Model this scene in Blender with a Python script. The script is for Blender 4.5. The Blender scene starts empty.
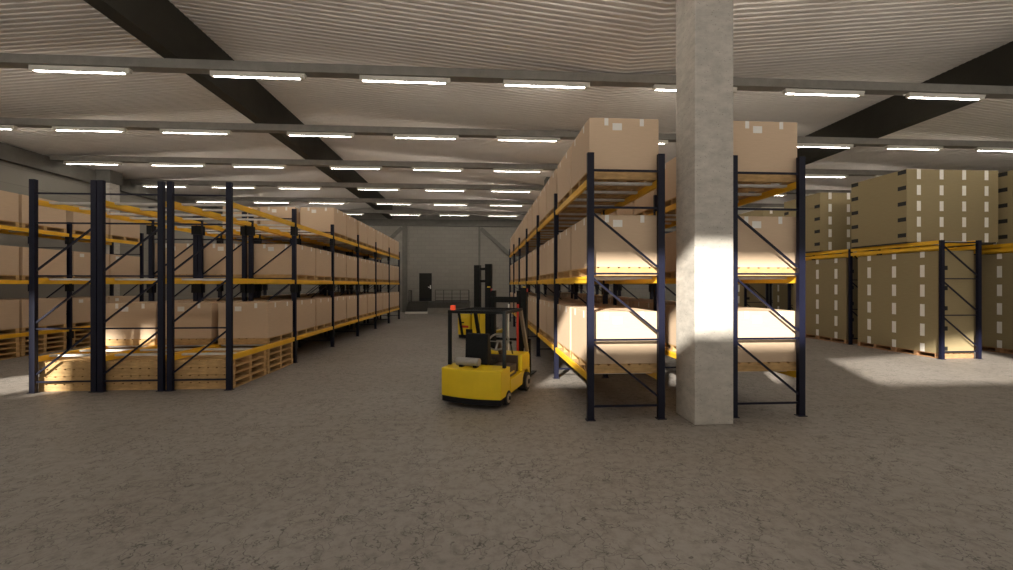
import bpy, bmesh, math, random
from mathutils import Vector, Matrix

random.seed(7)
PI = math.pi
scene = bpy.context.scene
COL = scene.collection

# ------------------------------------------------------------------ materials
def new_mat(name):
    m = bpy.data.materials.new(name)
    m.use_nodes = True
    nt = m.node_tree
    b = nt.nodes.get('Principled BSDF')
    return m, nt, b

def ramp(nt, stops):
    r = nt.nodes.new('ShaderNodeValToRGB')
    e = r.color_ramp.elements
    e[0].position, e[0].color = stops[0][0], (*stops[0][1], 1)
    e[1].position, e[1].color = stops[-1][0], (*stops[-1][1], 1)
    for p, c in stops[1:-1]:
        n = e.new(p)
        n.color = (*c, 1)
    return r

def simple(name, col, rough=0.6, metal=0.0, var=0.12, scale=12.0, bump=0.0, rnd=0.0, spec=0.5, stretch=None):
    """noise-varied paint / plastic / metal; rnd adds a per-object brightness change"""
    m, nt, b = new_mat(name)
    tc = nt.nodes.new('ShaderNodeTexCoord')
    no = nt.nodes.new('ShaderNodeTexNoise')
    no.inputs['Scale'].default_value = scale
    no.inputs['Detail'].default_value = 4
    src = tc.outputs['Object']
    if stretch:
        mp = nt.nodes.new('ShaderNodeMapping')
        mp.inputs['Scale'].default_value = stretch
        nt.links.new(src, mp.inputs['Vector'])
        src = mp.outputs['Vector']
    nt.links.new(src, no.inputs['Vector'])
    lo = tuple(c * (1 - var) for c in col)
    hi = tuple(min(1, c * (1 + var)) for c in col)
    r = ramp(nt, [(0.3, lo), (0.7, hi)])
    nt.links.new(no.outputs['Fac'], r.inputs['Fac'])
    out = r.outputs['Color']
    if rnd:
        oi = nt.nodes.new('ShaderNodeObjectInfo')
        mr = nt.nodes.new('ShaderNodeMapRange')
        mr.inputs['To Min'].default_value = 1 - rnd
        mr.inputs['To Max'].default_value = 1 + rnd
        nt.links.new(oi.outputs['Random'], mr.inputs['Value'])
        mx = nt.nodes.new('ShaderNodeMix')
        mx.data_type = 'RGBA'
        mx.blend_type = 'MULTIPLY'
        mx.inputs['Factor'].default_value = 1
        nt.links.new(out, mx.inputs['A'])
        nt.links.new(mr.outputs['Result'], mx.inputs['B'])
        out = mx.outputs['Result']
    nt.links.new(out, b.inputs['Base Color'])
    b.inputs['Roughness'].default_value = rough
    b.inputs['Metallic'].default_value = metal
    b.inputs['Specular IOR Level'].default_value = spec
    if bump:
        bp = nt.nodes.new('ShaderNodeBump')
        bp.inputs['Strength'].default_value = bump
        bp.inputs['Distance'].default_value = 0.01
        nt.links.new(no.outputs['Fac'], bp.inputs['Height'])
        nt.links.new(bp.outputs['Normal'], b.inputs['Normal'])
    return m

def floor_material():
    m, nt, b = new_mat('worn concrete floor')
    L = nt.links
    tc = nt.nodes.new('ShaderNodeTexCoord')
    crack = None
    for sc, wid, det in ((1.5, 0.0048, 4), (4.0, 0.0085, 3), (2.4, 0.0050, 5)):
        v = nt.nodes.new('ShaderNodeTexNoise')
        v.inputs['Scale'].default_value = sc
        v.inputs['Detail'].default_value = det
        v.inputs['Roughness'].default_value = 0.55
        L.new(tc.outputs['Object'], v.inputs['Vector'])
        su = nt.nodes.new('ShaderNodeMath')
        su.operation = 'SUBTRACT'
        su.inputs[1].default_value = 0.5
        L.new(v.outputs['Fac'], su.inputs[0])
        ab = nt.nodes.new('ShaderNodeMath')
        ab.operation = 'ABSOLUTE'
        L.new(su.outputs[0], ab.inputs[0])
        mr = nt.nodes.new('ShaderNodeMapRange')
        mr.inputs['From Max'].default_value = wid
        L.new(ab.outputs[0], mr.inputs['Value'])
        if crack is None:
            crack = mr.outputs['Result']
        else:
            mn = nt.nodes.new('ShaderNodeMath')
            mn.operation = 'MINIMUM'
            L.new(crack, mn.inputs[0])
            L.new(mr.outputs['Result'], mn.inputs[1])
            crack = mn.outputs[0]
    # break the cracks up
    n1 = nt.nodes.new('ShaderNodeTexNoise')
    n1.inputs['Scale'].default_value = 2.2
    n1.inputs['Detail'].default_value = 5
    L.new(tc.outputs['Object'], n1.inputs['Vector'])
    r1 = ramp(nt, [(0.49, (0, 0, 0)), (0.62, (1, 1, 1))])
    L.new(n1.outputs['Fac'], r1.inputs['Fac'])
    mxk = nt.nodes.new('ShaderNodeMath')
    mxk.operation = 'MAXIMUM'
    L.new(crack, mxk.inputs[0])
    L.new(r1.outputs['Color'], mxk.inputs[1])
    # fine grain and broad stains
    n2 = nt.nodes.new('ShaderNodeTexNoise')
    n2.inputs['Scale'].default_value = 9
    n2.inputs['Detail'].default_value = 9
    n2.inputs['Roughness'].default_value = 0.72
    L.new(tc.outputs['Object'], n2.inputs['Vector'])
    r2 = ramp(nt, [(0.30, (0.165, 0.148, 0.132)), (0.52, (0.258, 0.234, 0.212)), (0.75, (0.292, 0.267, 0.243))])
    L.new(n2.outputs['Fac'], r2.inputs['Fac'])
    n3 = nt.nodes.new('ShaderNodeTexNoise')
    n3.inputs['Scale'].default_value = 0.35
    n3.inputs['Detail'].default_value = 4
    L.new(tc.outputs['Object'], n3.inputs['Vector'])
    r3 = ramp(nt, [(0.32, (0.86, 0.84, 0.80)), (0.7, (1.05, 1.05, 1.05))])
    L.new(n3.outputs['Fac'], r3.inputs['Fac'])
    mx = nt.nodes.new('ShaderNodeMix')
    mx.data_type = 'RGBA'
    mx.blend_type = 'MULTIPLY'
    mx.inputs['Factor'].default_value = 1
    L.new(r2.outputs['Color'], mx.inputs['A'])
    L.new(r3.outputs['Color'], mx.inputs['B'])
    mc = nt.nodes.new('ShaderNodeMix')
    mc.data_type = 'RGBA'
    L.new(mxk.outputs[0], mc.inputs['Factor'])
    mc.inputs['A'].default_value = (0.062, 0.054, 0.046, 1)
    L.new(mx.outputs['Result'], mc.inputs['B'])
    L.new(mc.outputs['Result'], b.inputs['Base Color'])
    b.inputs['Roughness'].default_value = 0.52
    b.inputs['Specular IOR Level'].default_value = 0.35
    bp = nt.nodes.new('ShaderNodeBump')
    bp.inputs['Strength'].default_value = 0.25
    bp.inputs['Distance'].default_value = 0.01
    ad = nt.nodes.new('ShaderNodeMath')
    ad.operation = 'ADD'
    L.new(mxk.outputs[0], ad.inputs[0])
    L.new(n2.outputs['Fac'], ad.inputs[1])
    L.new(ad.outputs[0], bp.inputs['Height'])
    L.new(bp.outputs['Normal'], b.inputs['Normal'])
    return m

def concrete(name, col, pores=0.5, scale=3.0, contrast=0.14, stretch=1.0):
    m, nt, b = new_mat(name)
    L = nt.links
    tc = nt.nodes.new('ShaderNodeTexCoord')
    n = nt.nodes.new('ShaderNodeTexNoise')
    n.inputs['Scale'].default_value = scale
    n.inputs['Detail'].default_value = 10
    n.inputs['Roughness'].default_value = 0.65
    mp = nt.nodes.new('ShaderNodeMapping')
    mp.inputs['Scale'].default_value = (1, 1, stretch)
    L.new(tc.outputs['Object'], mp.inputs['Vector'])
    L.new(mp.outputs['Vector'], n.inputs['Vector'])
    r = ramp(nt, [(0.28, tuple(c * (1 - contrast) for c in col)), (0.72, tuple(c * (1 + contrast) for c in col))])
    L.new(n.outputs['Fac'], r.inputs['Fac'])
    v = nt.nodes.new('ShaderNodeTexVoronoi')
    v.inputs['Scale'].default_value = 16
    L.new(mp.outputs['Vector'], v.inputs['Vector'])
    rv = ramp(nt, [(0.06, (1 - pores,) * 3), (0.17, (1, 1, 1))])
    L.new(v.outputs['Distance'], rv.inputs['Fac'])
    mx = nt.nodes.new('ShaderNodeMix')
    mx.data_type = 'RGBA'
    mx.blend_type = 'MULTIPLY'
    mx.inputs['Factor'].default_value = 1
    L.new(r.outputs['Color'], mx.inputs['A'])
    L.new(rv.outputs['Color'], mx.inputs['B'])
    L.new(mx.outputs['Result'], b.inputs['Base Color'])
    b.inputs['Roughness'].default_value = 0.85
    b.inputs['Specular IOR Level'].default_value = 0.2
    bp = nt.nodes.new('ShaderNodeBump')
    bp.inputs['Strength'].default_value = 0.3
    bp.inputs['Distance'].default_value = 0.012
    L.new(n.outputs['Fac'], bp.inputs['Height'])
    L.new(bp.outputs['Normal'], b.inputs['Normal'])
    return m

def blockwork(name, col, rot):
    """painted block wall: faint courses"""
    m, nt, b = new_mat(name)
    L = nt.links
    tc = nt.nodes.new('ShaderNodeTexCoord')
    mp = nt.nodes.new('ShaderNodeMapping')
    mp.inputs['Rotation'].default_value = rot
    L.new(tc.outputs['Object'], mp.inputs['Vector'])
    br = nt.nodes.new('ShaderNodeTexBrick')
    br.inputs['Scale'].default_value = 1.0
    br.inputs['Brick Width'].default_value = 0.6
    br.inputs['Row Height'].default_value = 0.3
    br.inputs['Mortar Size'].default_value = 0.012
    br.inputs['Color1'].default_value = (*col, 1)
    br.inputs['Color2'].default_value = (*(c * 0.93 for c in col), 1)
    br.inputs['Mortar'].default_value = (*(c * 0.8 for c in col), 1)
    L.new(mp.outputs['Vector'], br.inputs['Vector'])
    L.new(br.outputs['Color'], b.inputs['Base Color'])
    b.inputs['Roughness'].default_value = 0.9
    b.inputs['Specular IOR Level'].default_value = 0.15
    return m

def wood(name, col, axis_scale, rnd=0.08):
    return simple(name, col, rough=0.75, var=0.22, scale=1.0, bump=0.1, rnd=rnd, spec=0.2, stretch=axis_scale)

def emitter(name, col, strength):
    m, nt, b = new_mat(name)
    b.inputs['Base Color'].default_value = (0.9, 0.9, 0.88, 1)
    b.inputs['Emission Color'].default_value = (*col, 1)
    b.inputs['Emission Strength'].default_value = strength
    return m

M = {
    'floor': floor_material(),
    'ceiling': simple('light corrugated sheet', (0.62, 0.58, 0.535), 0.6, var=0.03, scale=2, spec=0.3),
    'beam': concrete('grey tie beam concrete', (0.225, 0.212, 0.19), 0.3),
    'ridge': concrete('dark ridge beam', (0.045, 0.042, 0.034), 0.3, 1.5),
    'band': concrete('dark grey edge beam', (0.135, 0.13, 0.115), 0.3),
    'column': concrete('pitted column concrete', (0.47, 0.44, 0.395), 0.6, 5.0, 0.2, 2.0),
    'wall_x': blockwork('grey wall blockwork side', (0.27, 0.255, 0.225), (PI / 2, 0, PI / 2)),
    'sun_block': concrete('pale yard facade', (0.62, 0.58, 0.52), 0.1),
    'wall_y': blockwork('grey wall blockwork end', (0.225, 0.212, 0.187), (PI / 2, 0, 0)),
    'navy': simple('navy upright paint', (0.0038, 0.0045, 0.017), 0.5, var=0.15, scale=5, spec=0.3),
    'black': simple('black plastic', (0.010, 0.010, 0.012), 0.5, var=0.1, spec=0.15),
    'orange': simple('amber beam paint', (0.90, 0.52, 0.03), 0.42, var=0.08, scale=3),
    'galv': simple('galvanised bar', (0.66, 0.64, 0.60), 0.5, metal=0.0, var=0.1, scale=8),
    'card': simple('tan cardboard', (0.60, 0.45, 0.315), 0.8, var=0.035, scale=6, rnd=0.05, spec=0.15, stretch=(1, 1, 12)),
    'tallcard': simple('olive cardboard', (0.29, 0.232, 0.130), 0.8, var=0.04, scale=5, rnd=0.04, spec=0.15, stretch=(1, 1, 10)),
    'white': simple('white paper', (0.80, 0.78, 0.74), 0.7, var=0.03, spec=0.2),
    'greytape': simple('pale grey tape', (0.85, 0.82, 0.77), 0.6, var=0.03, spec=0.2),
    'marker': simple('black handle slot', (0.008, 0.008, 0.007), 0.7, var=0.1),
    'wood': wood('pale pallet wood', (0.50, 0.32, 0.145), (6, 1.2, 20)),
    'redwood': wood('reddish pallet wood', (0.40, 0.22, 0.11), (6, 1.2, 20)),
    'lamp_body': simple('lamp housing', (0.62, 0.59, 0.52), 0.5, var=0.03),
    'tube': emitter('fluorescent tube', (1.0, 0.93, 0.84), 38.0),
    'tube_dim': emitter('worn fluorescent tube', (1.0, 0.92, 0.825), 36.0),
    'yellow': simple('truck yellow', (0.80, 0.56, 0.012), 0.38, var=0.05, scale=3),
    'brown': simple('brown cab lining', (0.075, 0.050, 0.036), 0.6, var=0.1),
    'rubber': simple('tyre rubber', (0.022, 0.020, 0.019), 0.8, var=0.15, scale=20),
    'hub': simple('beige hub', (0.33, 0.28, 0.22), 0.6, var=0.1),
    'mast': simple('mast steel', (0.010, 0.011, 0.011), 0.5, var=0.15, spec=0.15),
    'steel': simple('grey steel', (0.30, 0.285, 0.26), 0.45, metal=0.3, var=0.08),
    'pillar': simple('grey brown pillar', (0.16, 0.13, 0.10), 0.5, var=0.1),
    'vinyl': simple('black vinyl seat', (0.010, 0.011, 0.012), 0.55, var=0.15, scale=20, spec=0.15),
    'red': simple('red plastic', (0.55, 0.035, 0.02), 0.45, var=0.05),
    'beacon': emitter('orange red beacon', (1.0, 0.10, 0.03), 0.45),
    'door': simple('dark door paint', (0.016, 0.015, 0.0125), 0.5, var=0.1, scale=2, spec=0.15),
    'rail': simple('dark railing steel', (0.06, 0.057, 0.05), 0.5, var=0.1, spec=0.15),
    'dock': concrete('dock concrete', (0.20, 0.185, 0.16), 0.3),
    'darksteel': simple('dark ramp plate', (0.035, 0.032, 0.026), 0.5, var=0.2, scale=8),
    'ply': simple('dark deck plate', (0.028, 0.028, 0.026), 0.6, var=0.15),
}
M['beacon'].node_tree.nodes['Principled BSDF'].inputs['Base Color'].default_value = (0.8, 0.07, 0.03, 1)

# ------------------------------------------------------------------ mesh builder
class MB:
    def __init__(self):
        self.v, self.f = [], []

    def box(self, x0, x1, y0, y1, z0, z1):
        b = len(self.v)
        self.v += [(x0, y0, z0), (x1, y0, z0), (x1, y1, z0), (x0, y1, z0),
                   (x0, y0, z1), (x1, y0, z1), (x1, y1, z1), (x0, y1, z1)]
        self.f += [tuple(b + i for i in q) for q in
                   ((0, 3, 2, 1), (4, 5, 6, 7), (0, 1, 5, 4), (1, 2, 6, 5), (2, 3, 7, 6), (3, 0, 4, 7))]
        return self

    def bar(self, p0, p1, w, h=None):
        """rectangular bar between two points"""
        h = h or w
        p0, p1 = Vector(p0), Vector(p1)
        d = (p1 - p0).normalized()
        up = Vector((0, 0, 1)) if abs(d.z) < 0.95 else Vector((0, 1, 0))
        s = d.cross(up).normalized()
        u = s.cross(d).normalized()
        b = len(self.v)
        for p in (p0, p1):
            for a, c in ((-1, -1), (1, -1), (1, 1), (-1, 1)):
                self.v.append(tuple(p + s * (a * w / 2) + u * (c * h / 2)))
        self.f += [tuple(b + i for i in q) for q in
                   ((0, 1, 2, 3), (7, 6, 5, 4), (0, 4, 5, 1), (1, 5, 6, 2), (2, 6, 7, 3), (3, 7, 4, 0))]
        return self

    def cyl(self, p0, p1, r, n=12, r1=None):
        p0, p1 = Vector(p0), Vector(p1)
        r1 = r if r1 is None else r1
        d = (p1 - p0).normalized()
        up = Vector((0, 0, 1)) if abs(d.z) < 0.95 else Vector((0, 1, 0))
        s = d.cross(up).normalized()
        u = s.cross(d).normalized()
        b = len(self.v)
        for p, rr in ((p0, r), (p1, r1)):
            for i in range(n):
                a = 2 * PI * i / n
                self.v.append(tuple(p + s * (rr * math.cos(a)) + u * (rr * math.sin(a))))
        for i in range(n):
            j = (i + 1) % n
            self.f.append((b + j, b + i, b + n + i, b + n + j))
        self.f.append(tuple(b + i for i in range(n)))
        self.f.append(tuple(b + n + i for i in reversed(range(n))))
        return self

    def tube(self, pts, r, n=8):
        for a, c in zip(pts[:-1], pts[1:]):
            self.cyl(a, c, r, n)
        return self

    def prism_z(self, outline, z0, z1):
        """outline counter-clockwise in XY"""
        b, n = len(self.v), len(outline)
        self.v += [(x, y, z0) for x, y in outline] + [(x, y, z1) for x, y in outline]
        self.f.append(tuple(b + i for i in reversed(range(n))))
        self.f.append(tuple(b + n + i for i in range(n)))
        for i in range(n):
            j = (i + 1) % n
            self.f.append((b + i, b + j, b + n + j, b + n + i))
        return self

    def prism_x(self, outline, x0, x1):
        """outline counter-clockwise in YZ seen from +X"""
        b, n = len(self.v), len(outline)
        self.v += [(x0, y, z) for y, z in outline] + [(x1, y, z) for y, z in outline]
        self.f.append(tuple(b + i for i in reversed(range(n))))
        self.f.append(tuple(b + n + i for i in range(n)))
        for i in range(n):
            j = (i + 1) % n
            self.f.append((b + i, b + j, b + n + j, b + n + i))
        return self

    def torus(self, c, axis, R, r, n=28, k=8):
        c, axis = Vector(c), Vector(axis).normalized()
        s = axis.cross(Vector((1, 0, 0))).normalized()
        u = axis.cross(s).normalized()
        b = len(self.v)
        for i in range(n):
            a = 2 * PI * i / n
            d = s * math.cos(a) + u * math.sin(a)
            for j in range(k):
                t = 2 * PI * j / k
                self.v.append(tuple(c + d * (R + r * math.cos(t)) + axis * (r * math.sin(t))))
        for i in range(n):
            for j in range(k):
                i2, j2 = (i + 1) % n, (j + 1) % k
                self.f.append((b + i * k + j, b + i2 * k + j, b + i2 * k + j2, b + i * k + j2))
        return self

    def mesh(self, name, mat, bevel=0.0, smooth=False):
        me = bpy.data.meshes.new(name)
        me.from_pydata(self.v, [], self.f)
        bm = bmesh.new()
        bm.from_mesh(me)
        bmesh.ops.recalc_face_normals(bm, faces=bm.faces)
        if bevel:
            es = [e for e in bm.edges if len(e.link_faces) == 2 and e.calc_face_angle(0) > 0.6]
            bmesh.ops.bevel(bm, geom=es, offset=bevel, segments=2, profile=0.6, affect='EDGES')
        bm.to_mesh(me)
        bm.free()
        me.materials.append(mat)
        if smooth:
            for p in me.polygons:
                p.use_smooth = True
        return me

def link(name, me, parent=None, loc=(0, 0, 0), rot=(0, 0, 0)):
    o = bpy.data.objects.new(name, me)
    COL.objects.link(o)
    o.location = loc
    o.rotation_euler = rot
    if parent is not None:
        o.parent = parent
    return o

def part(name, mb, mat, parent, bevel=0.0, smooth=False, loc=(0, 0, 0), rot=(0, 0, 0), label=None):
    o = link(name, mb.mesh(name, mat, bevel, smooth), parent, loc, rot)
    if label:
        o['label'] = label
    return o

def tag(o, label, cat, group=None):
    o['label'] = label
    o['category'] = cat
    if group:
        o['group'] = group
    return o

def empty(name, loc, label, cat, group=None, rz=0.0):
    o = bpy.data.objects.new(name, None)
    o.empty_display_size = 0.3
    COL.objects.link(o)
    o.location = loc
    o.rotation_euler = (0, 0, rz)
    return tag(o, label, cat, group)

def struct(name, mb, mat, label=None, bevel=0.0):
    o = link(name, mb.mesh(name, mat, bevel))
    o['kind'] = 'structure'
    if label:
        o['label'] = label
    return o

# ------------------------------------------------------------------ camera
HC = 2.075
YAW = math.radians(3.63)
F = 415.0
cd = bpy.data.cameras.new('camera')
cam = bpy.data.objects.new('camera', cd)
COL.objects.link(cam)
cam.location = (0, 0, HC)
cam.rotation_euler = (PI / 2, 0, -YAW)
cd.sensor_width = 36.0
cd.sensor_fit = 'HORIZONTAL'
cd.lens = 36.0 * F / 1013.0
cd.clip_start = 0.05
cd.clip_end = 200
scene.camera = cam

def px(X, Y):
    """image column of a place, to count what the view shows"""
    d = Y * math.cos(YAW) + X * math.sin(YAW)
    if d <= 0.1:
        return -1e6
    return 506.5 + F * (X * math.cos(YAW) - Y * math.sin(YAW)) / d

# ------------------------------------------------------------------ the hall
XL, XR = -16.75, 23.35           # inner faces of the side walls
YF, YB = -1.5, 32.2              # front (behind the camera) and back
ZV, ZR = 7.08, 8.15              # ceiling at the valleys and at the ridges
VALLEYS = [-16.55, 3.35, 23.15]
RIDGES = [-6.79, 13.37]

struct('floor', MB().box(XL - 0.3, XR + 0.3, YF - 0.3, YB + 0.3, -0.2, 0.0), M['floor'])

def ceil_z(x):
    knots = [(XL - 0.3, ZV - 0.05), (VALLEYS[0], ZV), (RIDGES[0], ZR), (VALLEYS[1], ZV), (RIDGES[1], ZR), (VALLEYS[2], ZV), (XR + 0.3, ZV - 0.05)]
    for (a, za), (c, zc) in zip(knots[:-1], knots[1:]):
        if a <= x <= c:
            return za + (zc - za) * (x - a) / (c - a)
    return ZV

def make_ceiling():
    """corrugated sheet: ribs run across the hall, folded at ridges and valleys"""
    mb = MB()
    xs = [XL - 0.3, VALLEYS[0], RIDGES[0], VALLEYS[1], RIDGES[1], VALLEYS[2], XR + 0.3]
    pitch, depth = 0.15, 0.021
    ys = []
    y = YF - 0.3
    while y < YB + 0.3:
        ys += [(y, 0.0), (y + pitch * 0.38, 0.0), (y + pitch * 0.5, depth), (y + pitch * 0.88, depth)]
        y += pitch
    rows = []
    for yy, dz in ys:
        rows.append([len(mb.v) + i for i in range(len(xs))])
        for x in xs:
            mb.v.append((x, yy, ceil_z(x) + dz))
    top = []
    for yy, dz in ys:
        top.append([len(mb.v) + i for i in range(len(xs))])
        for x in xs:
            mb.v.append((x, yy, ceil_z(x) + 0.2))
    for r0, r1, t0, t1 in zip(rows[:-1], rows[1:], top[:-1], top[1:]):
        for i in range(len(xs) - 1):
            mb.f.append((r0[i], r1[i], r1[i + 1], r0[i + 1]))
            mb.f.append((t0[i], t0[i + 1], t1[i + 1], t1[i]))
    me = bpy.data.meshes.new('ceiling')
    me.from_pydata(mb.v, [], mb.f)
    me.materials.append(M['ceiling'])
    o = link('ceiling', me)
    o['kind'] = 'structure'
make_ceiling()

struct('wall_left', MB().box(XL - 0.25, XL, YF, YB, 0, ZV + 0.05), M['wall_x'])
struct('wall_right', MB().box(XR, XR + 0.25, YF, YB, 0, ZV + 0.05), M['wall_x'])

def gable(mb, y0, y1, z0):
    pts = [(XL - 0.25, ZV + 0.06), (RIDGES[0], ZR + 0.06), (VALLEYS[1], ZV + 0.06), (RIDGES[1], ZR + 0.06), (XR + 0.25, ZV + 0.06)]
    for (a, za), (c, zc) in zip(pts[:-1], pts[1:]):
        b = len(mb.v)
        mb.v += [(a, y0, z0), (c, y0, z0), (c, y1, z0), (a, y1, z0), (a, y0, za), (c, y0, zc), (c, y1, zc), (a, y1, za)]
        mb.f += [tuple(b + i for i in q) for q in ((0, 3, 2, 1), (4, 5, 6, 7), (0, 1, 5, 4), (1, 2, 6, 5), (2, 3, 7, 6), (3, 0, 4, 7))]
    return mb

struct('wall_back', gable(MB(), YB, YB + 0.25, 0.0), M['wall_y'])

# front wall behind the camera, with three high clerestory openings that let the sun in
FILL_OPENING_H = 4.5
# left x, right x, sill, head at left, head at right
WINDOWS = [(-16.4, -14.02, 5.25, 7.02, 7.22), (-13.70, -13.2, 5.25, 7.25, 7.30), (-3.95, 1.60, 5.30, 6.80, 6.80), (3.35, 8.75, 5.10, 6.68, 7.45)]
FILL_OPENINGS = [(-15.6 + 6.45 * i, -10.2 + 6.45 * i) for i in range(6)]  # openings added out of view so sky light fills the hall
def slab(mb, a, c, z0, z1, za, zc):
    """wall piece between x = a and c; its top runs from za to zc, its bottom from z0 to z1"""
    b = len(mb.v)
    y0, y1 = YF - 0.25, YF
    mb.v += [(a, y0, z0), (c, y0, z1), (c, y1, z1), (a, y1, z0), (a, y0, za), (c, y0, zc), (c, y1, zc), (a, y1, za)]
    mb.f += [tuple(b + i for i in q) for q in ((0, 3, 2, 1), (4, 5, 6, 7), (0, 1, 5, 4), (1, 2, 6, 5), (2, 3, 7, 6), (3, 0, 4, 7))]
def top_z(x):
    return ceil_z(min(max(x, XL - 0.25), XR + 0.25)) + 0.06
fw = MB()
fw.box(XL - 0.25, XR + 0.25, YF - 0.25, YF, FILL_OPENING_H, 5.0)
dx = [XL - 0.25] + [c for d_ in FILL_OPENINGS for c in d_] + [XR + 0.25]
for a, c in zip(dx[0::2], dx[1::2]):
    fw.box(a, c, YF - 0.25, YF, 0, FILL_OPENING_H)
cuts = sorted({XL - 0.25, XR + 0.25, *VALLEYS, *RIDGES, *[w[0] for w in WINDOWS], *[w[1] for w in WINDOWS]})
for a, c in zip(cuts[:-1], cuts[1:]):
    win = [w for w in WINDOWS if w[0] <= a and c <= w[1]]
    if win:
        w0, w1, sl, ha, hc = win[0]
        h = lambda x: ha + (hc - ha) * (x - w0) / (w1 - w0)
        slab(fw, a, c, 5.0, 5.0, sl, sl)
        slab(fw, a, c, h(a), h(c), top_z(a), top_z(c))
    else:
        slab(fw, a, c, 5.0, 5.0, top_z(a), top_z(c))
struct('wall_front', fw, M['wall_y'])
for i, (a, c, sl, ha, hc) in enumerate(WINDOWS):
    f = MB()
    y = YF - 0.16
    f.bar((a, y, sl + 0.025), (c, y, sl + 0.025), 0.08, 0.05).bar((a, y, ha - 0.025), (c, y, hc - 0.025), 0.08, 0.05)
    f.bar((a + 0.025, y, sl), (a + 0.025, y, ha), 0.05, 0.08).bar((c - 0.025, y, sl), (c - 0.025, y, hc), 0.05, 0.08)
    struct('window_%d' % (i + 1), f, M['steel'])

# unseen wall added outside to block the low sun from the fill openings
struct('sun_block_wall', MB().box(-45, 45, -16.5, -16, -0.2, 5.1 + 0.53 * 14.5 - 0.3), M['sun_block'])

trim_no = [0]
def trim(mb, mat, label=None, bevel=0.0):
    trim_no[0] += 1
    return struct('trim_%d' % trim_no[0], mb, mat, label, bevel)

# cross beams that carry the lamps
TIE_Y = [9.86 + 3.70 * k for k in range(-2, 6)]
TIE_Z0, TIE_Z1 = 6.875, 7.075
for y in TIE_Y:
    trim(MB().box(XL + 0.02, XR - 0.02, y - 0.25, y, TIE_Z0, TIE_Z1), M['beam'], 'long grey concrete cross beam under the corrugated ceiling')
# ridge beams along the hall
for x in RIDGES:
    trim(MB().box(x - 0.17, x + 0.17, YF + 0.02, YB - 0.35, 7.078, ZR - 0.01), M['ridge'], 'dark deep ridge beam under the corrugated ceiling')
# edge beams on the side walls and on the back wall
trim(MB().box(XL, XL + 0.25, YF + 0.02, YB - 0.02, 6.43, 7.0), M['band'], 'dark edge beam along the top of the left wall')
trim(MB().box(XR - 0.25, XR, YF + 0.02, YB - 0.02, 6.43, 7.0), M['band'], 'dark edge beam along the top of the right wall')
trim(MB().box(XL + 0.3, XR - 0.3, YB - 0.28, YB, 6.58, 7.08), M['band'], 'dark edge beam along the top of the back wall')
# posts and wind braces on the back wall
for x0, x1 in ((-5.92, -5.58), (-0.14, 0.02)):
    trim(MB().box(x0, x1, YB - 0.16, YB, 0.0, 6.58), M['band'], 'grey wall post on the back wall')
trim(MB().bar((-5.95, YB - 0.08, 6.45), (-8.9, YB - 0.08, 3.6), 0.14, 0.28), M['band'], 'slanting wind brace on the back wall left of its post')
trim(MB().bar((0.05, YB - 0.08, 6.45), (3.1, YB - 0.08, 3.7), 0.14, 0.28), M['band'], 'slanting wind brace on the back wall right of its post')
trim(MB().box(-6.4, -5.92, YB - 0.05, YB, 0.0, 6.58), M['beam'], 'pale wall strip beside the left wall post')

# concrete columns
def column(x0, x1, y0, y1, top, label, head=True):
    c = empty('concrete_column', ((x0 + x1) / 2, (y0 + y1) / 2, 0), label, 'column', 'concrete columns holding the roof')
    w, d = (x1 - x0) / 2, (y1 - y0) / 2
    part('shaft', MB().box(-w, w, -d, d, 0, top), M['column'], c, bevel=0.018)
    if head:
        part('head', MB().box(-w - 0.06, w + 0.06, -d - 0.06, d + 0.06, top, top + 0.55), M['band'], c)
    return c
column(3.17, 3.765, 5.95, 6.55, TIE_Z0, 'big square concrete column in the foreground between two racks, sunlit at mid height', head=False)
column(3.10, 3.66, 19.0, 19.5, 6.50, 'distant concrete column, only its dark head showing left of the topmost cartons')
column(XL + 0.27, XL + 0.77, 19.0, 19.5, 6.50, 'concrete column with a dark square head against the left wall')
column(XR - 0.77, XR - 0.27, 19.0, 19.5, 6.50, 'concrete column against the right wall behind the tall boxes')

# ------------------------------------------------------------------ lamps
LAMP_X = [-16.05, -12.9, -9.81, -6.03, -2.75, 0.54, 4.16, 7.44, 10.67, 13.95, 17.3, 20.4]
lamp_meshes = {
    'housing': MB().box(0, 2.06, -0.055, 0.055, -0.045, 0).mesh('housing', M['lamp_body'], 0.008),
    'tube': MB().cyl((0.05, 0.025, -0.078), (1.94, 0.025, -0.078), 0.028, 12).mesh('tube', M['tube'], smooth=False),
    'reflector': MB().box(0, 1.98, -0.062, -0.054, -0.116, -0.004).mesh('reflector', M['lamp_body']),
    'tube_dim': MB().cyl((0.05, 0.025, -0.078), (1.94, 0.025, -0.078), 0.028, 12).mesh('tube', M['tube_dim'], smooth=False),
    'end_cap_a': MB().box(0.0, 0.05, -0.04, 0.04, -0.112, -0.045).mesh('end_cap', M['lamp_body'], 0.006),
    'end_cap_b': MB().box(1.94, 2.06, -0.04, 0.04, -0.112, -0.045).mesh('end_cap', M['lamp_body'], 0.006),
}
ORD = ['first', 'second', 'third', 'fourth', 'fifth', 'sixth', 'seventh', 'eighth', 'ninth', 'tenth', 'eleventh', 'twelfth']
LAMPS = {}
row_words = {2: 'nearest', 3: 'second nearest', 4: 'third nearest', 5: 'fourth nearest', 6: 'fifth nearest', 7: 'farthest'}
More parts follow.
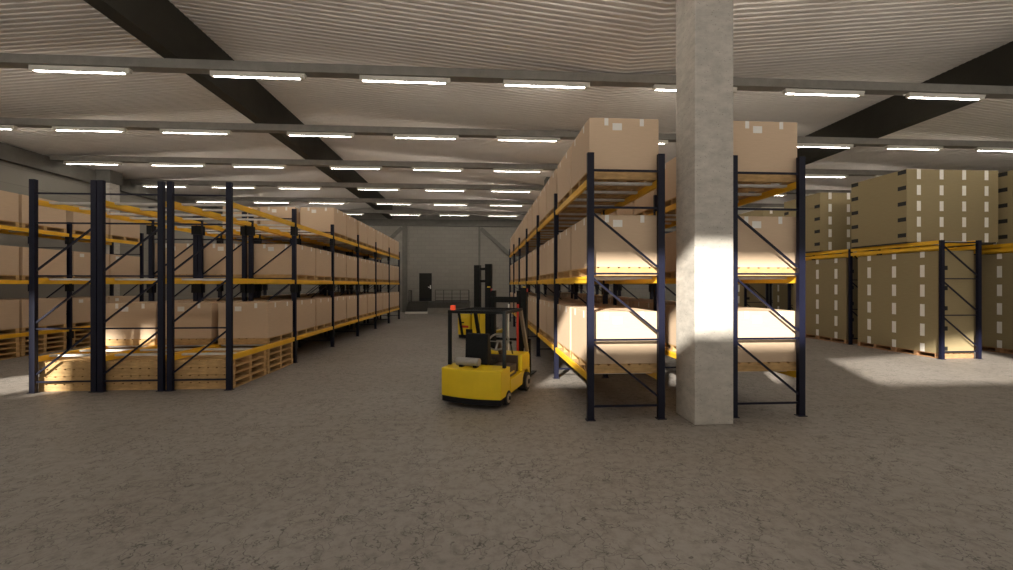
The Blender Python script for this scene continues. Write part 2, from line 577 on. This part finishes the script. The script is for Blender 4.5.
for k, y in enumerate(TIE_Y):
    inview = [x for x in LAMP_X if k >= 2 and px(x + 2.06, y) > 0 and px(x, y) < 1013]
    for x in LAMP_X:
        if x in inview:
            lab = 'white tube lamp, %s from left under the %s cross beam in view' % (ORD[inview.index(x)], row_words[k])
            grp = 'tube lamps under the cross beams'
        else:
            lab = 'white tube lamp under a cross beam, out of sight in the picture'
            grp = 'tube lamps out of sight'
        l = empty('ceiling_lamp', (x, y - 0.125, TIE_Z0), lab, 'lamp', grp)
        LAMPS.setdefault(k, []).append(l)
        link('housing', lamp_meshes['housing'], l)
        link('reflector', lamp_meshes['reflector'], l)
        bright = (k == 2 and x < 1) or (k == 4 and -7 < x < 2)
        link('tube', lamp_meshes['tube' if bright else 'tube_dim'], l)
        link('end_cap', lamp_meshes['end_cap_a'], l)
        link('end_cap', lamp_meshes['end_cap_b'], l)

# ------------------------------------------------------------------ pallet racks
BAY = 2.866
RW = 1.21
LEVELS = [0.69, 2.21, 3.73]
H_RACK = 4.10

def upright_mesh(h):
    mb = MB()
    # open-backed channel section with returned lips, 0.10 wide and 0.07 deep
    mb.box(-0.05, 0.05, -0.035, -0.027, 0.01, h)
    mb.box(-0.05, -0.042, -0.027, 0.035, 0.01, h)
    mb.box(0.042, 0.05, -0.027, 0.035, 0.01, h)
    mb.box(-0.042, -0.015, 0.027, 0.035, 0.01, h)
    mb.box(0.015, 0.042, 0.027, 0.035, 0.01, h)
    mb.box(-0.05, 0.05, -0.035, 0.035, h, h + 0.004)
    return mb.mesh('upright', M['navy'])
UP = {H_RACK: upright_mesh(H_RACK), 3.325: upright_mesh(3.325)}
FOOT = MB().box(-0.07, 0.07, -0.055, 0.055, 0, 0.01).mesh('foot_plate', M['navy'])
def beam_mesh():
    mb = MB()
    mb.box(-0.025, 0.025, 0.037, BAY - 0.037, -0.105, 0)
    mb.box(-0.031, -0.025, 0.037, BAY - 0.037, -0.045, -0.015)
    mb.box(0.025, 0.031, 0.037, BAY - 0.037, -0.045, -0.015)
    return mb.mesh('load_beam', M['orange'])
BEAM = beam_mesh()
BAR = MB().box(0.078, RW - 0.078, -0.045, 0.045, -0.04, -0.003).mesh('deck_bar', M['galv'])
CONN = MB().box(-0.06, 0.06, -0.085, -0.036, -0.34, -0.108).box(-0.06, 0.06, 0.036, 0.085, -0.34, -0.108).box(-0.06, -0.0505, -0.036, 0.036, -0.34, -0.108).mesh('beam_connector', M['black'])
HBR = MB().bar((0.1, 0, 0), (RW - 0.1, 0, 0), 0.03, 0.03).mesh('brace', M['navy'])
DBR_DOWN = MB().bar((0.1, 0, 0.92), (RW - 0.1, 0, 0.10), 0.03, 0.03).mesh('brace', M['navy'])
DBR_UP = MB().bar((0.1, 0, 0.10), (RW - 0.1, 0, 0.92), 0.03, 0.03).mesh('brace', M['navy'])

def rack(xmin, y0, bays, label, mirror=False, h=H_RACK, levels=LEVELS):
    r = empty('pallet_rack', (xmin, y0, 0), label, 'rack', 'navy pallet racks with amber beams')
    hz = [z for z in (0.21, 1.23, 2.25, 3.27, 3.84) if z < h]
    for k in range(bays + 1):
        y = k * BAY
        for x in (0.05, RW - 0.05):
            u = link('upright', UP[h], r, (x, y, 0))
            link('foot_plate', FOOT, u)
            for z in levels if 0 < k < bays and (mirror or x > 0.5) else []:
                link('beam_connector', CONN, r, (x, y, z), (0, 0, 0 if x < 0.5 else PI))
        for z in hz:
            link('brace', HBR, r, (0, y, z))
        for z in (0.25, 1.25, 2.25):
            link('brace', DBR_UP if mirror else DBR_DOWN, r, (0, y, z))
    for k in range(bays):
        for z in levels:
            for x in (0.05, RW - 0.05):
                link('load_beam', BEAM, r, (x, k * BAY, z))
            if z == levels[0] or len(levels) > 2:
                for d in (0.30, 0.92, 1.58, 2.20):
                    link('deck_bar', BAR, r, (0, k * BAY + d, z), (0, 0, 0))
    return r

A_Y, B_Y = 8.54, 6.28
ROWS = {
    'A1': (-6.11, 'left rack bordering the aisle'),
    'A2': (-7.39, 'middle of three left racks'),
    'A3': (-8.62, 'third left rack from aisle'),
    'A4': (-14.40, 'far rack by left wall'),
    'B1': (1.64, 'right rack bordering the aisle'),
    'B2': (3.92, 'rack right of the column'),
}
rack(ROWS['A1'][0], A_Y, 6, 'long navy pallet rack with amber beams, bordering the central aisle on its left', mirror=True)
rack(ROWS['A2'][0], A_Y, 6, 'navy pallet rack, middle one of the three standing side by side at left', mirror=True)
rack(ROWS['A3'][0], A_Y, 6, 'navy pallet rack, leftmost of three side by side, with one sunlit front upright', mirror=True)
rack(ROWS['A4'][0], A_Y, 3, 'navy pallet rack far left beside the grey side wall, seen across a side aisle', mirror=True)
rack(ROWS['B1'][0], B_Y, 6, 'navy pallet rack full of cartons, bordering the central aisle on its right')
rack(ROWS['B2'][0], B_Y, 6, 'navy pallet rack standing immediately right of the foreground concrete column')
rack(12.82, 10.8, 4, 'low navy rack at far right carrying huge olive boxes on its top', h=3.325, levels=[3.33, 3.185])
rack(15.85, 7.48, 5, 'low navy rack at the right edge of the picture holding tall olive boxes', h=3.325, levels=[3.33, 3.185])

# ------------------------------------------------------------------ pallets and cartons
PW, PL, PH = 1.10, 1.30, 0.144
def pallet_mesh(mat, w=PW, l=PL):
    mb = MB()
    for y in (0, l / 2 - 0.045, l - 0.09):
        mb.box(0, w, y, y + 0.09, 0.002, 0.125)
    n = 7
    bw = 0.125
    for i in range(n):
        x = i * (w - bw) / (n - 1)
        mb.box(x, x + bw, -0.002, l, 0.1255, PH)
    for x in (0, w / 2 - 0.06, w - 0.12):
        mb.box(x, x + 0.12, 0.091, l / 2 - 0.046, 0, 0.02).box(x, x + 0.12, l / 2 + 0.046, l - 0.091, 0, 0.02)
    return mb.mesh('wooden_pallet', mat)
PALLET = pallet_mesh(M['wood'], 1.115)
PALLET_RED = pallet_mesh(M['redwood'], 1.10, 1.24)

BW, BL, BH = 1.115, 1.28, 0.82
CARTON = MB().box(0, BW, 0, BL, 0, BH).mesh('carton', M['card'], 0.008)
TAB = MB().box(-0.032, 0.032, -0.002, 0, -0.115, 0).mesh('tape_tab', M['white'])
LABEL = MB().box(-0.075, 0.075, -0.002, 0, -0.055, 0.055).mesh('paper_label', M['white'])

def carton(x, y, z, label, group, front=False, side=0, side_label=False):
    c = link('carton', CARTON, None, (x, y, z))
    tag(c, label, 'box', group)
    zt = BH - 0.004
    if front:
        for t in (0.245, 0.755):
            link('tape_tab', TAB, c, (BW * t, 0, zt))
        link('paper_label', LABEL, c, (BW * 0.40, 0, BH - 0.135))
    if side:
        xx, rz = (BW, PI / 2) if side > 0 else (0, -PI / 2)
        if side_label:
            link('paper_label', LABEL, c, (xx, BL * 0.22, BH - 0.115), (0, 0, rz))
        else:
            for t in (0.27, 0.76):
                link('tape_tab', TAB, c, (xx, BL * t, zt), (0, 0, rz))
    return c

LEVEL_WORD = ['bottom', 'middle', 'top']
def load(x, y, lev, bay, half, row, front, side, side_label=False):
    where = '%s level, %s bay %s half, %s' % (LEVEL_WORD[lev], ORD[bay], ['near', 'far'][half], ROWS[row][1])
    gx = ' of ' + ROWS[row][1]
    p = link('wooden_pallet', PALLET, None, (x + 0.055, y, LEVELS[lev] + 0.001))
    tag(p, 'wooden pallet under carton, ' + where, 'pallet', 'loaded pallets' + gx)
    jx, jy = random.uniform(-0.008, 0.008), random.uniform(-0.012, 0.012)
    carton(x + 0.06 + jx, y + 0.01 + jy, LEVELS[lev] + PH + 0.002, 'tan carton, ' + where, 'tan cartons' + gx, front, side, side_label)

def bay_y(y0, bay, half):
    return y0 + bay * BAY + (0.095 if half == 0 else 1.465)

START = {0: (0, 1), 1: (1, 0), 2: (2, 0)}       # first loaded bay and half per level, left racks
for row in ('A1', 'A2', 'A3'):
    x = ROWS[row][0]
    for lev in range(3):
        for bay in range(6):
            for half in range(2):
                if (bay, half) < START[lev]:
                    continue
                load(x, bay_y(A_Y, bay, half), lev, bay, half, row, (bay, half) == START[lev], 1 if row == 'A1' or bay < 3 else 0)
x = ROWS['A4'][0]
for lev in range(3):
    for bay in (1, 2):
        for half in range(2):
            load(x, bay_y(A_Y, bay, half), lev, bay, half, 'A4', (bay, half) == (1, 0), 1, True)
for row in ('B1', 'B2'):
    x = ROWS[row][0]
    for lev in range(3):
        for bay in range(6):
            for half in range(2):
                load(x, bay_y(B_Y, bay, half), lev, bay, half, row, (bay, half) == (0, 0), -1)

# stacks of empty pallets on the floor
def stack(x, y, n, where, group):
    for i in range(n):
        p = link('wooden_pallet', PALLET, None, (x + 0.055 + random.uniform(-0.008, 0.008), y + random.uniform(-0.008, 0.008), i * (PH + 0.001)))
        lvl = ['lowest', 'second lowest', 'third lowest', 'topmost'][i]
        tag(p, 'empty wooden pallet, %s of %s' % (lvl, where), 'pallet', group)
for row, nm in (('A1', 'left aisle rack'), ('A2', 'middle left rack'), ('A3', 'sunlit third left rack')):
    for half in range(2):
        stack(ROWS[row][0], bay_y(A_Y, 0, half), 4, '%s stack under the %s' % (['near', 'far'][half], nm), 'empty pallets stacked under the left racks')
for bay in (1, 2):
    for half in range(2):
        stack(ROWS['A4'][0], bay_y(A_Y, bay, half), 4, 'far left rack, %s bay %s stack' % (ORD[bay], ['near', 'far'][half]), 'empty pallets stacked under the far left rack')

# ------------------------------------------------------------------ tall olive boxes at the right
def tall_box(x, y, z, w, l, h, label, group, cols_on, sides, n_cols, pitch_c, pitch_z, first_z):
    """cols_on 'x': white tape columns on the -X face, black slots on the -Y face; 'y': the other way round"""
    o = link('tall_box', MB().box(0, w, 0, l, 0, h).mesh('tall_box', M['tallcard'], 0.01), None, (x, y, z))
    tag(o, label, 'box', group)
    long_ = l if cols_on == 'x' else w
    short = w if cols_on == 'x' else l
    th = pitch_z * 0.62
    for i in range(n_cols):
        c = long_ / 2 + (i - (n_cols - 1) / 2) * pitch_c
        zz = first_z
        while zz < h:
            z0, z1 = max(0.0, zz), min(h - 0.003, zz + th)
            if z1 - z0 > 0.04:
                t = MB().box(-0.062, 0.062, -0.002, 0, z0, z1)
                if cols_on == 'x':
                    part('tape_strip', t, M['greytape'], o, loc=(0, c, 0), rot=(0, 0, -PI / 2))
                else:
                    part('tape_strip', t, M['greytape'], o, loc=(c, 0, 0))
            zz += pitch_z
    zz = first_z + th * 0.55
    hw = 0.125 if cols_on == 'y' else 0.085
    while zz < h - 0.12:
        for e in ((0.14, short - 0.14) if cols_on == 'y' else (0.20,)):
            t = MB().box(-hw, hw, -0.002, 0, zz, zz + 0.12)
            if zz > 0.02:
                if cols_on == 'x':
                    part('handle_slot', t, M['marker'], o, loc=(e, 0, 0))
                else:
                    part('handle_slot', t, M['marker'], o, loc=(0, e, 0), rot=(0, 0, -PI / 2))
        zz += pitch_z
    return o

def floor_tall(x, ybay, label, group, plabel):
    for i in range(2):
        p = link('wooden_pallet', PALLET_RED, None, (x, ybay + i * 1.262, 0))
        tag(p, 'reddish pallet under the %s, its %s half' % (plabel, ['near', 'far'][i]), 'pallet', 'reddish pallets under the tall boxes')
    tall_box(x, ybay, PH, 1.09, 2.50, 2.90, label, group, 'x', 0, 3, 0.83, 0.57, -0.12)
CX, DX = 12.82, 15.85
floor_tall(CX + 0.06, 10.8 + 0.10, 'tall olive box on the floor in the front bay of the low rack, partly sunlit', 'tall boxes on the floor at right', 'front tall box')
floor_tall(CX + 0.06, 10.8 + BAY + 0.18, 'tall olive box on the floor in the second bay, right beside the navy rack upright', 'tall boxes on the floor at right', 'second tall box')
floor_tall(DX + 0.06, 7.48 + BAY + 0.16, 'tall olive box on the floor cut off by the right edge of the picture', 'tall boxes on the floor at right', 'box at the right edge')
floor_tall(DX + 0.06, 7.48 + 2 * BAY + 0.16, 'tall olive box hidden mostly behind the front upright frame of low rack', 'tall boxes on the floor at right', 'box behind the low rack')
floor_tall(CX + 0.06, 10.8 + 3 * BAY + 0.12, 'olive box glimpsed through the rack gap, behind the two thin uprights', 'tall boxes on the floor at right', 'box behind two thin uprights')
floor_tall(DX + 0.06, 7.48 + 4 * BAY + 0.20, 'olive box glimpsed through the rack gap, right of the two thin uprights', 'tall boxes on the floor at right', 'box right of thin uprights')
UP_Z = 3.33
for i, y in enumerate((11.62, 14.78, 17.94)):
    lab = ['huge olive box with four tape columns lying on top of the front low rack',
           'huge olive box on the low rack top, shaded front, second from the front',
           'huge olive box on the low rack top, glimpsed through the racks, third back'][i]
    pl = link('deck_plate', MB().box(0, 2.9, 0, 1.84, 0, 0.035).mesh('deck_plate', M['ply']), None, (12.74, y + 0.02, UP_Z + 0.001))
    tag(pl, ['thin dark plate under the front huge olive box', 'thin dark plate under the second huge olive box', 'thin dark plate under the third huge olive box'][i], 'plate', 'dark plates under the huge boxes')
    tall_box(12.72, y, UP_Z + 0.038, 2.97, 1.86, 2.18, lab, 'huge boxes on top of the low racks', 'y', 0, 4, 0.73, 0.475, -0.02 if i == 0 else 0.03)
for i, y in enumerate((9.95, 13.2)):
    tall_box(15.86, y, UP_Z + 0.003, 2.94, 1.84, 2.18, ['huge olive box on the rack top cut by the right picture edge', 'huge olive box on the right edge rack hidden behind the front huge box'][i],
             'huge boxes on top of the low racks', 'y', 0, 4, 0.73, 0.475, -0.02)

# ------------------------------------------------------------------ forklift in the aisle
def arc_outline(w, y_side, bulge, y_front, n=12):
    pts = []
    for i in range(n + 1):
        t = -1 + 2 * i / n
        pts.append((w * t, y_side - bulge * (1 - t * t)))
    pts += [(w, y_front), (-w, y_front)]
    return pts

def wheel(name, parent, x, y, r, w, side):
    wl = part(name, MB().cyl((x - w / 2, y, r), (x + w / 2, y, r), r, 28), M['rubber'], parent, bevel=0.012)
    xo = x + side * w / 2
    part('hub', MB().cyl((xo, y, r), (xo + side * 0.012, y, r), r * 0.66, 24), M['hub'], wl)
    part('hub_cap', MB().cyl((xo + side * 0.012, y, r), (xo + side * 0.024, y, r), r * 0.27, 16), M['rubber'], wl)

def forklift(loc, rz):
    k = empty('forklift', loc, 'yellow counterbalance forklift with a black overhead guard, parked in the aisle, seen from behind', 'forklift', None, rz)
    part('counterweight', MB().prism_z(arc_outline(0.5, 0.06, 0.07, 0.50), 0.17, 0.65), M['yellow'], k, bevel=0.018)
    part('bumper', MB().prism_z(arc_outline(0.49, 0.065, 0.07, 0.46), 0.075, 0.168), M['black'], k, bevel=0.01, label='black lower bumper strip')
    # chassis sides with wheel arches
    ch = []
    ch += [(0.51, 0.17), (1.16, 0.17)]
    for i in range(9):
        a = PI - PI * i / 8
        ch.append((1.40 + 0.215 * math.cos(a), 0.20 + 0.215 * math.sin(a)))
    ch += [(1.64, 0.20), (1.64, 0.415), (1.20, 0.415), (0.51, 0.405)]
    part('chassis', MB().prism_x(ch, 0.30, 0.50), M['yellow'], k, bevel=0.006)
    part('chassis', MB().prism_x(ch, -0.50, -0.30), M['yellow'], k, bevel=0.006)
    part('floor_plate', MB().box(-0.295, 0.295, 0.51, 1.64, 0.18, 0.40), M['brown'], k, label='dark cab floor')
    part('cowl', MB().prism_x([(1.17, 0.42), (1.63, 0.42), (1.63, 0.66), (1.56, 0.735), (1.17, 0.735)], -0.5, 0.5), M['yellow'], k, bevel=0.012)
    sp = part('seat_pedestal', MB().box(-0.44, 0.44, 0.53, 1.02, 0.41, 0.60), M['brown'], k, bevel=0.012, label='dark brown seat box')
    part('side_handle', MB().box(0.44, 0.455, 0.62, 0.86, 0.47, 0.50), M['yellow'], sp, bevel=0.004)
    part('cab_lining', MB().box(-0.42, 0.42, 1.12, 1.165, 0.42, 0.72), M['brown'], k)
    st = part('seat', MB().box(-0.27, 0.13, 0.56, 0.96, 0.602, 0.70), M['vinyl'], k, bevel=0.025)
    part('seat_back', MB().prism_x([(0.52, 0.62), (0.64, 0.70), (0.56, 1.20), (0.47, 1.20), (0.44, 0.66)], -0.27, 0.13), M['vinyl'], k, bevel=0.02)
    g = part('gas_bottle', MB().cyl((-0.31, 0.22, 0.742), (0.09, 0.22, 0.742), 0.07, 24), M['steel'], k, bevel=0.022, label='grey gas cylinder lying across the counterweight')
    for x in (-0.22, 0.02):
        part('cradle', MB().box(x - 0.03, x + 0.03, 0.17, 0.27, 0.652, 0.69), M['black'], g)
    # overhead guard
    ZT = 1.60
    for s in (-1, 1):
        part('rear_pillar', MB().bar((s * 0.47, 0.30, 0.655), (s * 0.47, 0.30, ZT - 0.02), 0.055, 0.05), M['mast'], k, bevel=0.008)
        part('front_pillar', MB().bar((s * 0.46, 1.60, 0.72), (s * 0.44, 1.25, ZT - 0.02), 0.06, 0.06), M['pillar'] if s > 0 else M['mast'], k, bevel=0.008)
    roof = MB()
    roof.bar((-0.47, 0.275, ZT), (-0.44, 1.28, ZT), 0.055, 0.05).bar((0.47, 0.275, ZT), (0.44, 1.28, ZT), 0.055, 0.05)
    roof.bar((-0.49, 0.30, ZT), (0.49, 0.30, ZT), 0.05, 0.05).bar((-0.46, 1.26, ZT), (0.46, 1.26, ZT), 0.05, 0.05)
    rf = part('guard_roof', roof, M['mast'], k)
    for i in range(6):
        y = 0.43 + i * 0.14
        part('roof_bar', MB().bar((-0.45, y, ZT), (0.45, y, ZT), 0.03, 0.02), M['mast'], rf)
    part('beacon', MB().box(-0.46, -0.395, 0.29, 0.355, ZT + 0.027, ZT + 0.11), M['beacon'], k, bevel=0.008, label='glowing orange red warning light')
    part('work_light', MB().box(0.30, 0.40, 1.29, 1.34, ZT - 0.05, ZT + 0.02), M['yellow'], k, bevel=0.008, label='small yellow lamp at the roof front')
    # steering
    sw = part('steering_wheel', MB().torus((0.10, 1.02, 0.99), (0, -0.75, 0.66), 0.185, 0.018), M['steel'], k, smooth=True, label='grey steering wheel')
    part('spoke', MB().bar((-0.08, 1.02, 0.99), (0.28, 1.02, 0.99), 0.03, 0.016).bar((0.10, 1.02, 0.99), (0.10, 0.90, 0.853), 0.03, 0.016), M['steel'], sw)
    part('steering_column', MB().bar((0.10, 1.02, 0.985), (0.10, 1.19, 0.72), 0.06, 0.06), M['brown'], k)
    lv = part('lever', MB().cyl((0.30, 1.22, 0.735), (0.29, 1.14, 0.96), 0.012, 8), M['black'], k)
    part('lever_knob', MB().cyl((0.29, 1.145, 0.945), (0.29, 1.135, 0.985), 0.024, 12), M['black'], lv)
    # hydraulic hoses
    part('hose', MB().tube([(0.26, 1.66, 0.66), (0.26, 1.64, 1.2), (0.26, 1.66, 1.68)], 0.022, 10), M['red'], k, label='red vertical hose')
    part('hose', MB().tube([(0.08, 1.66, 0.66), (0.08, 1.64, 1.2), (0.08, 1.66, 1.68)], 0.016, 10), M['white'], k, label='pale vertical hose')
    # mast
    for s in (-1, 1):
        m = part('mast_channel', MB().box(s * 0.36 - 0.055, s * 0.36 + 0.055, 1.69, 1.81, 0.06, 2.02), M['mast'], k, bevel=0.008)
        part('inner_channel', MB().box(s * 0.26 - 0.04, s * 0.26 + 0.04, 1.70, 1.80, 0.06, 1.96), M['mast'], m, bevel=0.006)
        part('top_cap', MB().box(s * 0.36 - 0.022, s * 0.36 + 0.022, 1.72, 1.78, 2.021, 2.045), M['yellow'], m, label='yellow mast cap')
        part('reflector', MB().box(s * 0.36 + 0.056, s * 0.36 + 0.064, 1.71, 1.78, 1.93, 2.0), M['red'], m)
        part('tilt_cylinder', MB().cyl((s * 0.40, 1.58, 0.5), (s * 0.40, 1.70, 0.78), 0.03, 12), M['steel'], k)
    part('mast_crossbar', MB().box(-0.305, 0.305, 1.685, 1.72, 1.71, 1.83), M['mast'], k)
    part('mast_crossbar', MB().box(-0.305, 0.305, 1.685, 1.72, 0.55, 0.65), M['mast'], k)
    ca = part('carriage', MB().box(-0.46, 0.46, 1.83, 1.87, 0.15, 0.22).box(-0.46, 0.46, 1.83, 1.87, 0.45, 0.52).box(-0.46, -0.41, 1.83, 1.87, 0.15, 0.95).box(0.41, 0.46, 1.83, 1.87, 0.15, 0.95).box(-0.46, 0.46, 1.83, 1.87, 0.90, 0.95), M['mast'], k)
    for x in (-0.26, 0.26):
        part('fork', MB().prism_x([(1.875, 0.05), (2.85, 0.05), (2.85, 0.065), (1.915, 0.09), (1.915, 0.55), (1.875, 0.55)], x - 0.05, x + 0.05), M['mast'], ca)
    for s in (-1, 1):
        wheel('front_wheel', k, s * 0.455, 1.40, 0.18, 0.16, s)
        wheel('rear_wheel', k, s * 0.46, 0.40, 0.125, 0.10, s)
    return k
fk = forklift((-0.19, 6.98, 0), math.radians(-23))
fk.scale = (1.10, 1.08, 1.0)

# second truck, farther down the aisle
def reach_truck(loc, rz):
    k = empty('reach_truck', loc, 'yellow reach truck with a tall black mast, farther down the aisle behind the forklift', 'forklift', None, rz)
    body = part('chassis', MB().prism_x([(0, 0.17), (0.95, 0.17), (0.95, 0.55), (0.62, 0.99), (0.02, 1.02)], -0.02, 0.58), M['yellow'], k, bevel=0.02)
    part('panel_seam', MB().box(0.29, 0.30, -0.004, 0.0, 0.2, 0.97), M['brown'], body)
    side = part('battery_cover', MB().prism_x([(0.02, 0.17), (0.95, 0.17), (0.95, 0.6), (0.05, 0.98), (0.0, 0.80)], -0.60, -0.10), M['yellow'], k, bevel=0.02)
    part('warning_stripe', MB().box(-0.52, -0.16, 0.008, 0.02, 0.44, 0.53), M['red'], side)
    part('mark', MB().box(-0.36, -0.22, 0.014, 0.03, 0.80, 0.84), M['black'], side)
    part('mark', MB().box(-0.50, -0.34, 0.0, 0.016, 0.62, 0.66), M['black'], side)
    part('rear_step', MB().box(-0.24, 0.0, -0.06, -0.001, 0.2, 0.40), M['black'], k)
    part('grab_bar', MB().bar((-0.55, -0.03, 1.04), (-0.40, -0.03, 0.16), 0.09, 0.04), M['mast'], k)
    part('skirt', MB().box(-0.58, 0.56, 0.04, 0.94, 0.04, 0.168), M['black'], k)
    for s in (-1, 1):
        m = part('mast_channel', MB().box(s * 0.24 - 0.125, s * 0.24 + 0.125, 1.02, 1.22, 0.05, 2.88 if s < 0 else 2.92), M['mast'], k, bevel=0.01)
        part('support_leg', MB().box(s * 0.42 - 0.06, s * 0.42 + 0.06, 1.23, 2.5, 0.06, 0.20), M['yellow'], k, bevel=0.01)
    for z in (2.23, 2.72):
        part('mast_crossbar', MB().box(-0.115, 0.115, 1.05, 1.13, z - 0.05, z + 0.05), M['mast'], k)
    ca = part('carriage', MB().box(-0.38, 0.38, 1.24, 1.29, 0.25, 0.55), M['mast'], k)
    for x in (-0.2, 0.2):
        part('fork', MB().prism_x([(1.295, 0.22), (2.35, 0.22), (2.35, 0.235), (1.33, 0.26), (1.33, 0.55), (1.295, 0.55)], x - 0.05, x + 0.05), M['mast'], ca)
    for s in (-1, 1):
        wheel('drive_wheel', k, s * 0.45, 0.45, 0.12, 0.1, s)
        wheel('load_wheel', k, s * 0.42, 2.3, 0.06, 0.1, s)
    return k
reach_truck((-0.30, 15.8, 0), math.radians(-22))

# ------------------------------------------------------------------ loading dock at the back wall
DK0 = 30.3
dock = empty('loading_dock', (-3.5, DK0, 0), 'raised grey loading platform with a dark edge against the back wall', 'platform')
part('slab', MB().box(-0.28, 2.75, 0.02, YB - DK0 - 0.005, 0, 0.80), M['dock'], dock)
part('slab', MB().box(-1.85, -0.28, 1.20, YB - DK0 - 0.005, 0, 0.80), M['dock'], dock)
part('bumper', MB().box(-0.28, 2.75, -0.05, 0.02, 0.42, 0.84), M['darksteel'], dock, label='dark upper front edge')
part('top_plate', MB().box(-0.28, 2.75, 0.02, YB - DK0 - 0.005, 0.80, 0.84).box(-1.85, -0.28, 1.2, YB - DK0 - 0.005, 0.80, 0.84), M['darksteel'], dock)
rampo = empty('dock_ramp', (-5.3, DK0, 0), 'dark steel ramp with a pale front lip leading up to the door', 'ramp')
part('ramp_plate', MB().prism_x([(0.0, 0.0), (1.19, 0.0), (1.19, 0.84), (0.0, 0.15)], -0.05, 1.46), M['darksteel'], rampo)
part('lip', MB().box(-0.08, 1.50, -0.07, -0.002, 0.0, 0.15), M['lamp_body'], rampo, label='pale front lip')
part('side_strip', MB().prism_x([(0.0, 0.0), (1.19, 0.0), (1.19, 0.87), (0.0, 0.2)], 1.462, 1.51), M['dock'], rampo)
rl = empty('safety_railing', (-3.5, DK0 + 0.1, 0.84), 'dark steel safety railing on the loading platform right of the door', 'railing')
for x in (0.25, 0.85, 1.45, 2.05, 2.68):
    part('post', MB().bar((x, 0, 0), (x, 0, 0.87), 0.045 if x < 2.6 else 0.07, 0.045), M['rail'], rl)
for z in (0.30, 0.58, 0.87):
    part('rail', MB().bar((0.25, 0, z), (2.68, 0, z), 0.035, 0.035), M['rail'], rl)
part('toe_mesh', MB().bar((0.25, 0, 0.08), (2.68, 0, 0.08), 0.02, 0.10), M['rail'], rl)
gp = empty('guard_post', (-5.18, DK0 + 1.35, 0.84), 'dark guard rail end standing left of the door on the ramp top', 'railing')
part('post', MB().bar((0, 0, 0), (0, 0, 0.85), 0.12, 0.12), M['rail'], gp)
part('post', MB().bar((-0.22, 0.35, 0), (-0.22, 0.35, 0.85), 0.06, 0.06), M['rail'], gp)
part('rail', MB().bar((0, 0, 0.82), (-0.22, 0.35, 0.82), 0.06, 0.06), M['rail'], gp)

d = MB().box(-4.66, -3.71, YB - 0.06, YB - 0.005, 0.84, 2.98)
do = struct('door_1', d, M['door'], 'dark steel door in the back wall')
part('door_handle', MB().box(-3.98, -3.80, YB - 0.12, YB - 0.06, 1.88, 1.94).box(-3.84, -3.76, YB - 0.10, YB - 0.06, 1.78, 2.06), M['galv'], do, label='bright door handle')
part('kick_plate', MB().box(-4.60, -3.77, YB - 0.068, YB - 0.06, 0.88, 1.10), M['black'], do)

# ------------------------------------------------------------------ light
sd = bpy.data.lights.new('sun', 'SUN')
sd.energy = 13.0
sd.angle = math.radians(1.6)
sd.color = (1.0, 0.94, 0.84)
sun = bpy.data.objects.new('sun', sd)
COL.objects.link(sun)
sun.rotation_euler = Vector((0.5, 1.0, -0.53)).to_track_quat('-Z', 'Y').to_euler()
sun.location = (-8, -14, 14)

w = bpy.data.worlds.new('sky')
scene.world = w
w.use_nodes = True
bg = w.node_tree.nodes['Background']
bg.inputs['Color'].default_value = (1.0, 0.96, 0.90, 1)
bg.inputs['Strength'].default_value = 1.3

# count the lamps of each row as they can be seen past the racks, for their labels
bpy.context.view_layer.update()
dg = bpy.context.evaluated_depsgraph_get()
eye = Vector((0, 0, HC))
def seen(l):
    for t in (0.15, 0.6, 1.0, 1.4, 1.85):
        p = l.location + Vector((t, 0.0, -0.10))
        if not 0 < px(p.x, p.y) < 1013:
            continue
        ok, loc, n, i, ob, m = scene.ray_cast(dg, eye, (p - eye).normalized(), distance=(p - eye).length - 0.12)
        if not ok or ob.parent == l:
            return True
    return False
for k, ls in LAMPS.items():
    if k < 2:
        continue
    n = 0
    for l in sorted(ls, key=lambda o: o.location.x):
        if seen(l):
            tag(l, 'white tube lamp, %s visible from left under the %s cross beam' % (ORD[n], row_words[k]), 'lamp', 'tube lamps under the cross beams')
            n += 1
        else:
            tag(l, 'white tube lamp under a cross beam, out of sight in the picture', 'lamp', 'tube lamps out of sight')

# ------------------------------------------------------------------ view
vs = scene.view_settings
vs.view_transform = 'Standard'
vs.look = 'None'
vs.exposure = 0.0
vs.gamma = 1.0
vs.use_curve_mapping = False
scene.cycles.max_bounces = 8
scene.cycles.diffuse_bounces = 5
scene.cycles.glossy_bounces = 3
scene.cycles.sample_clamp_indirect = 6.0
scene.cycles.use_denoising = True
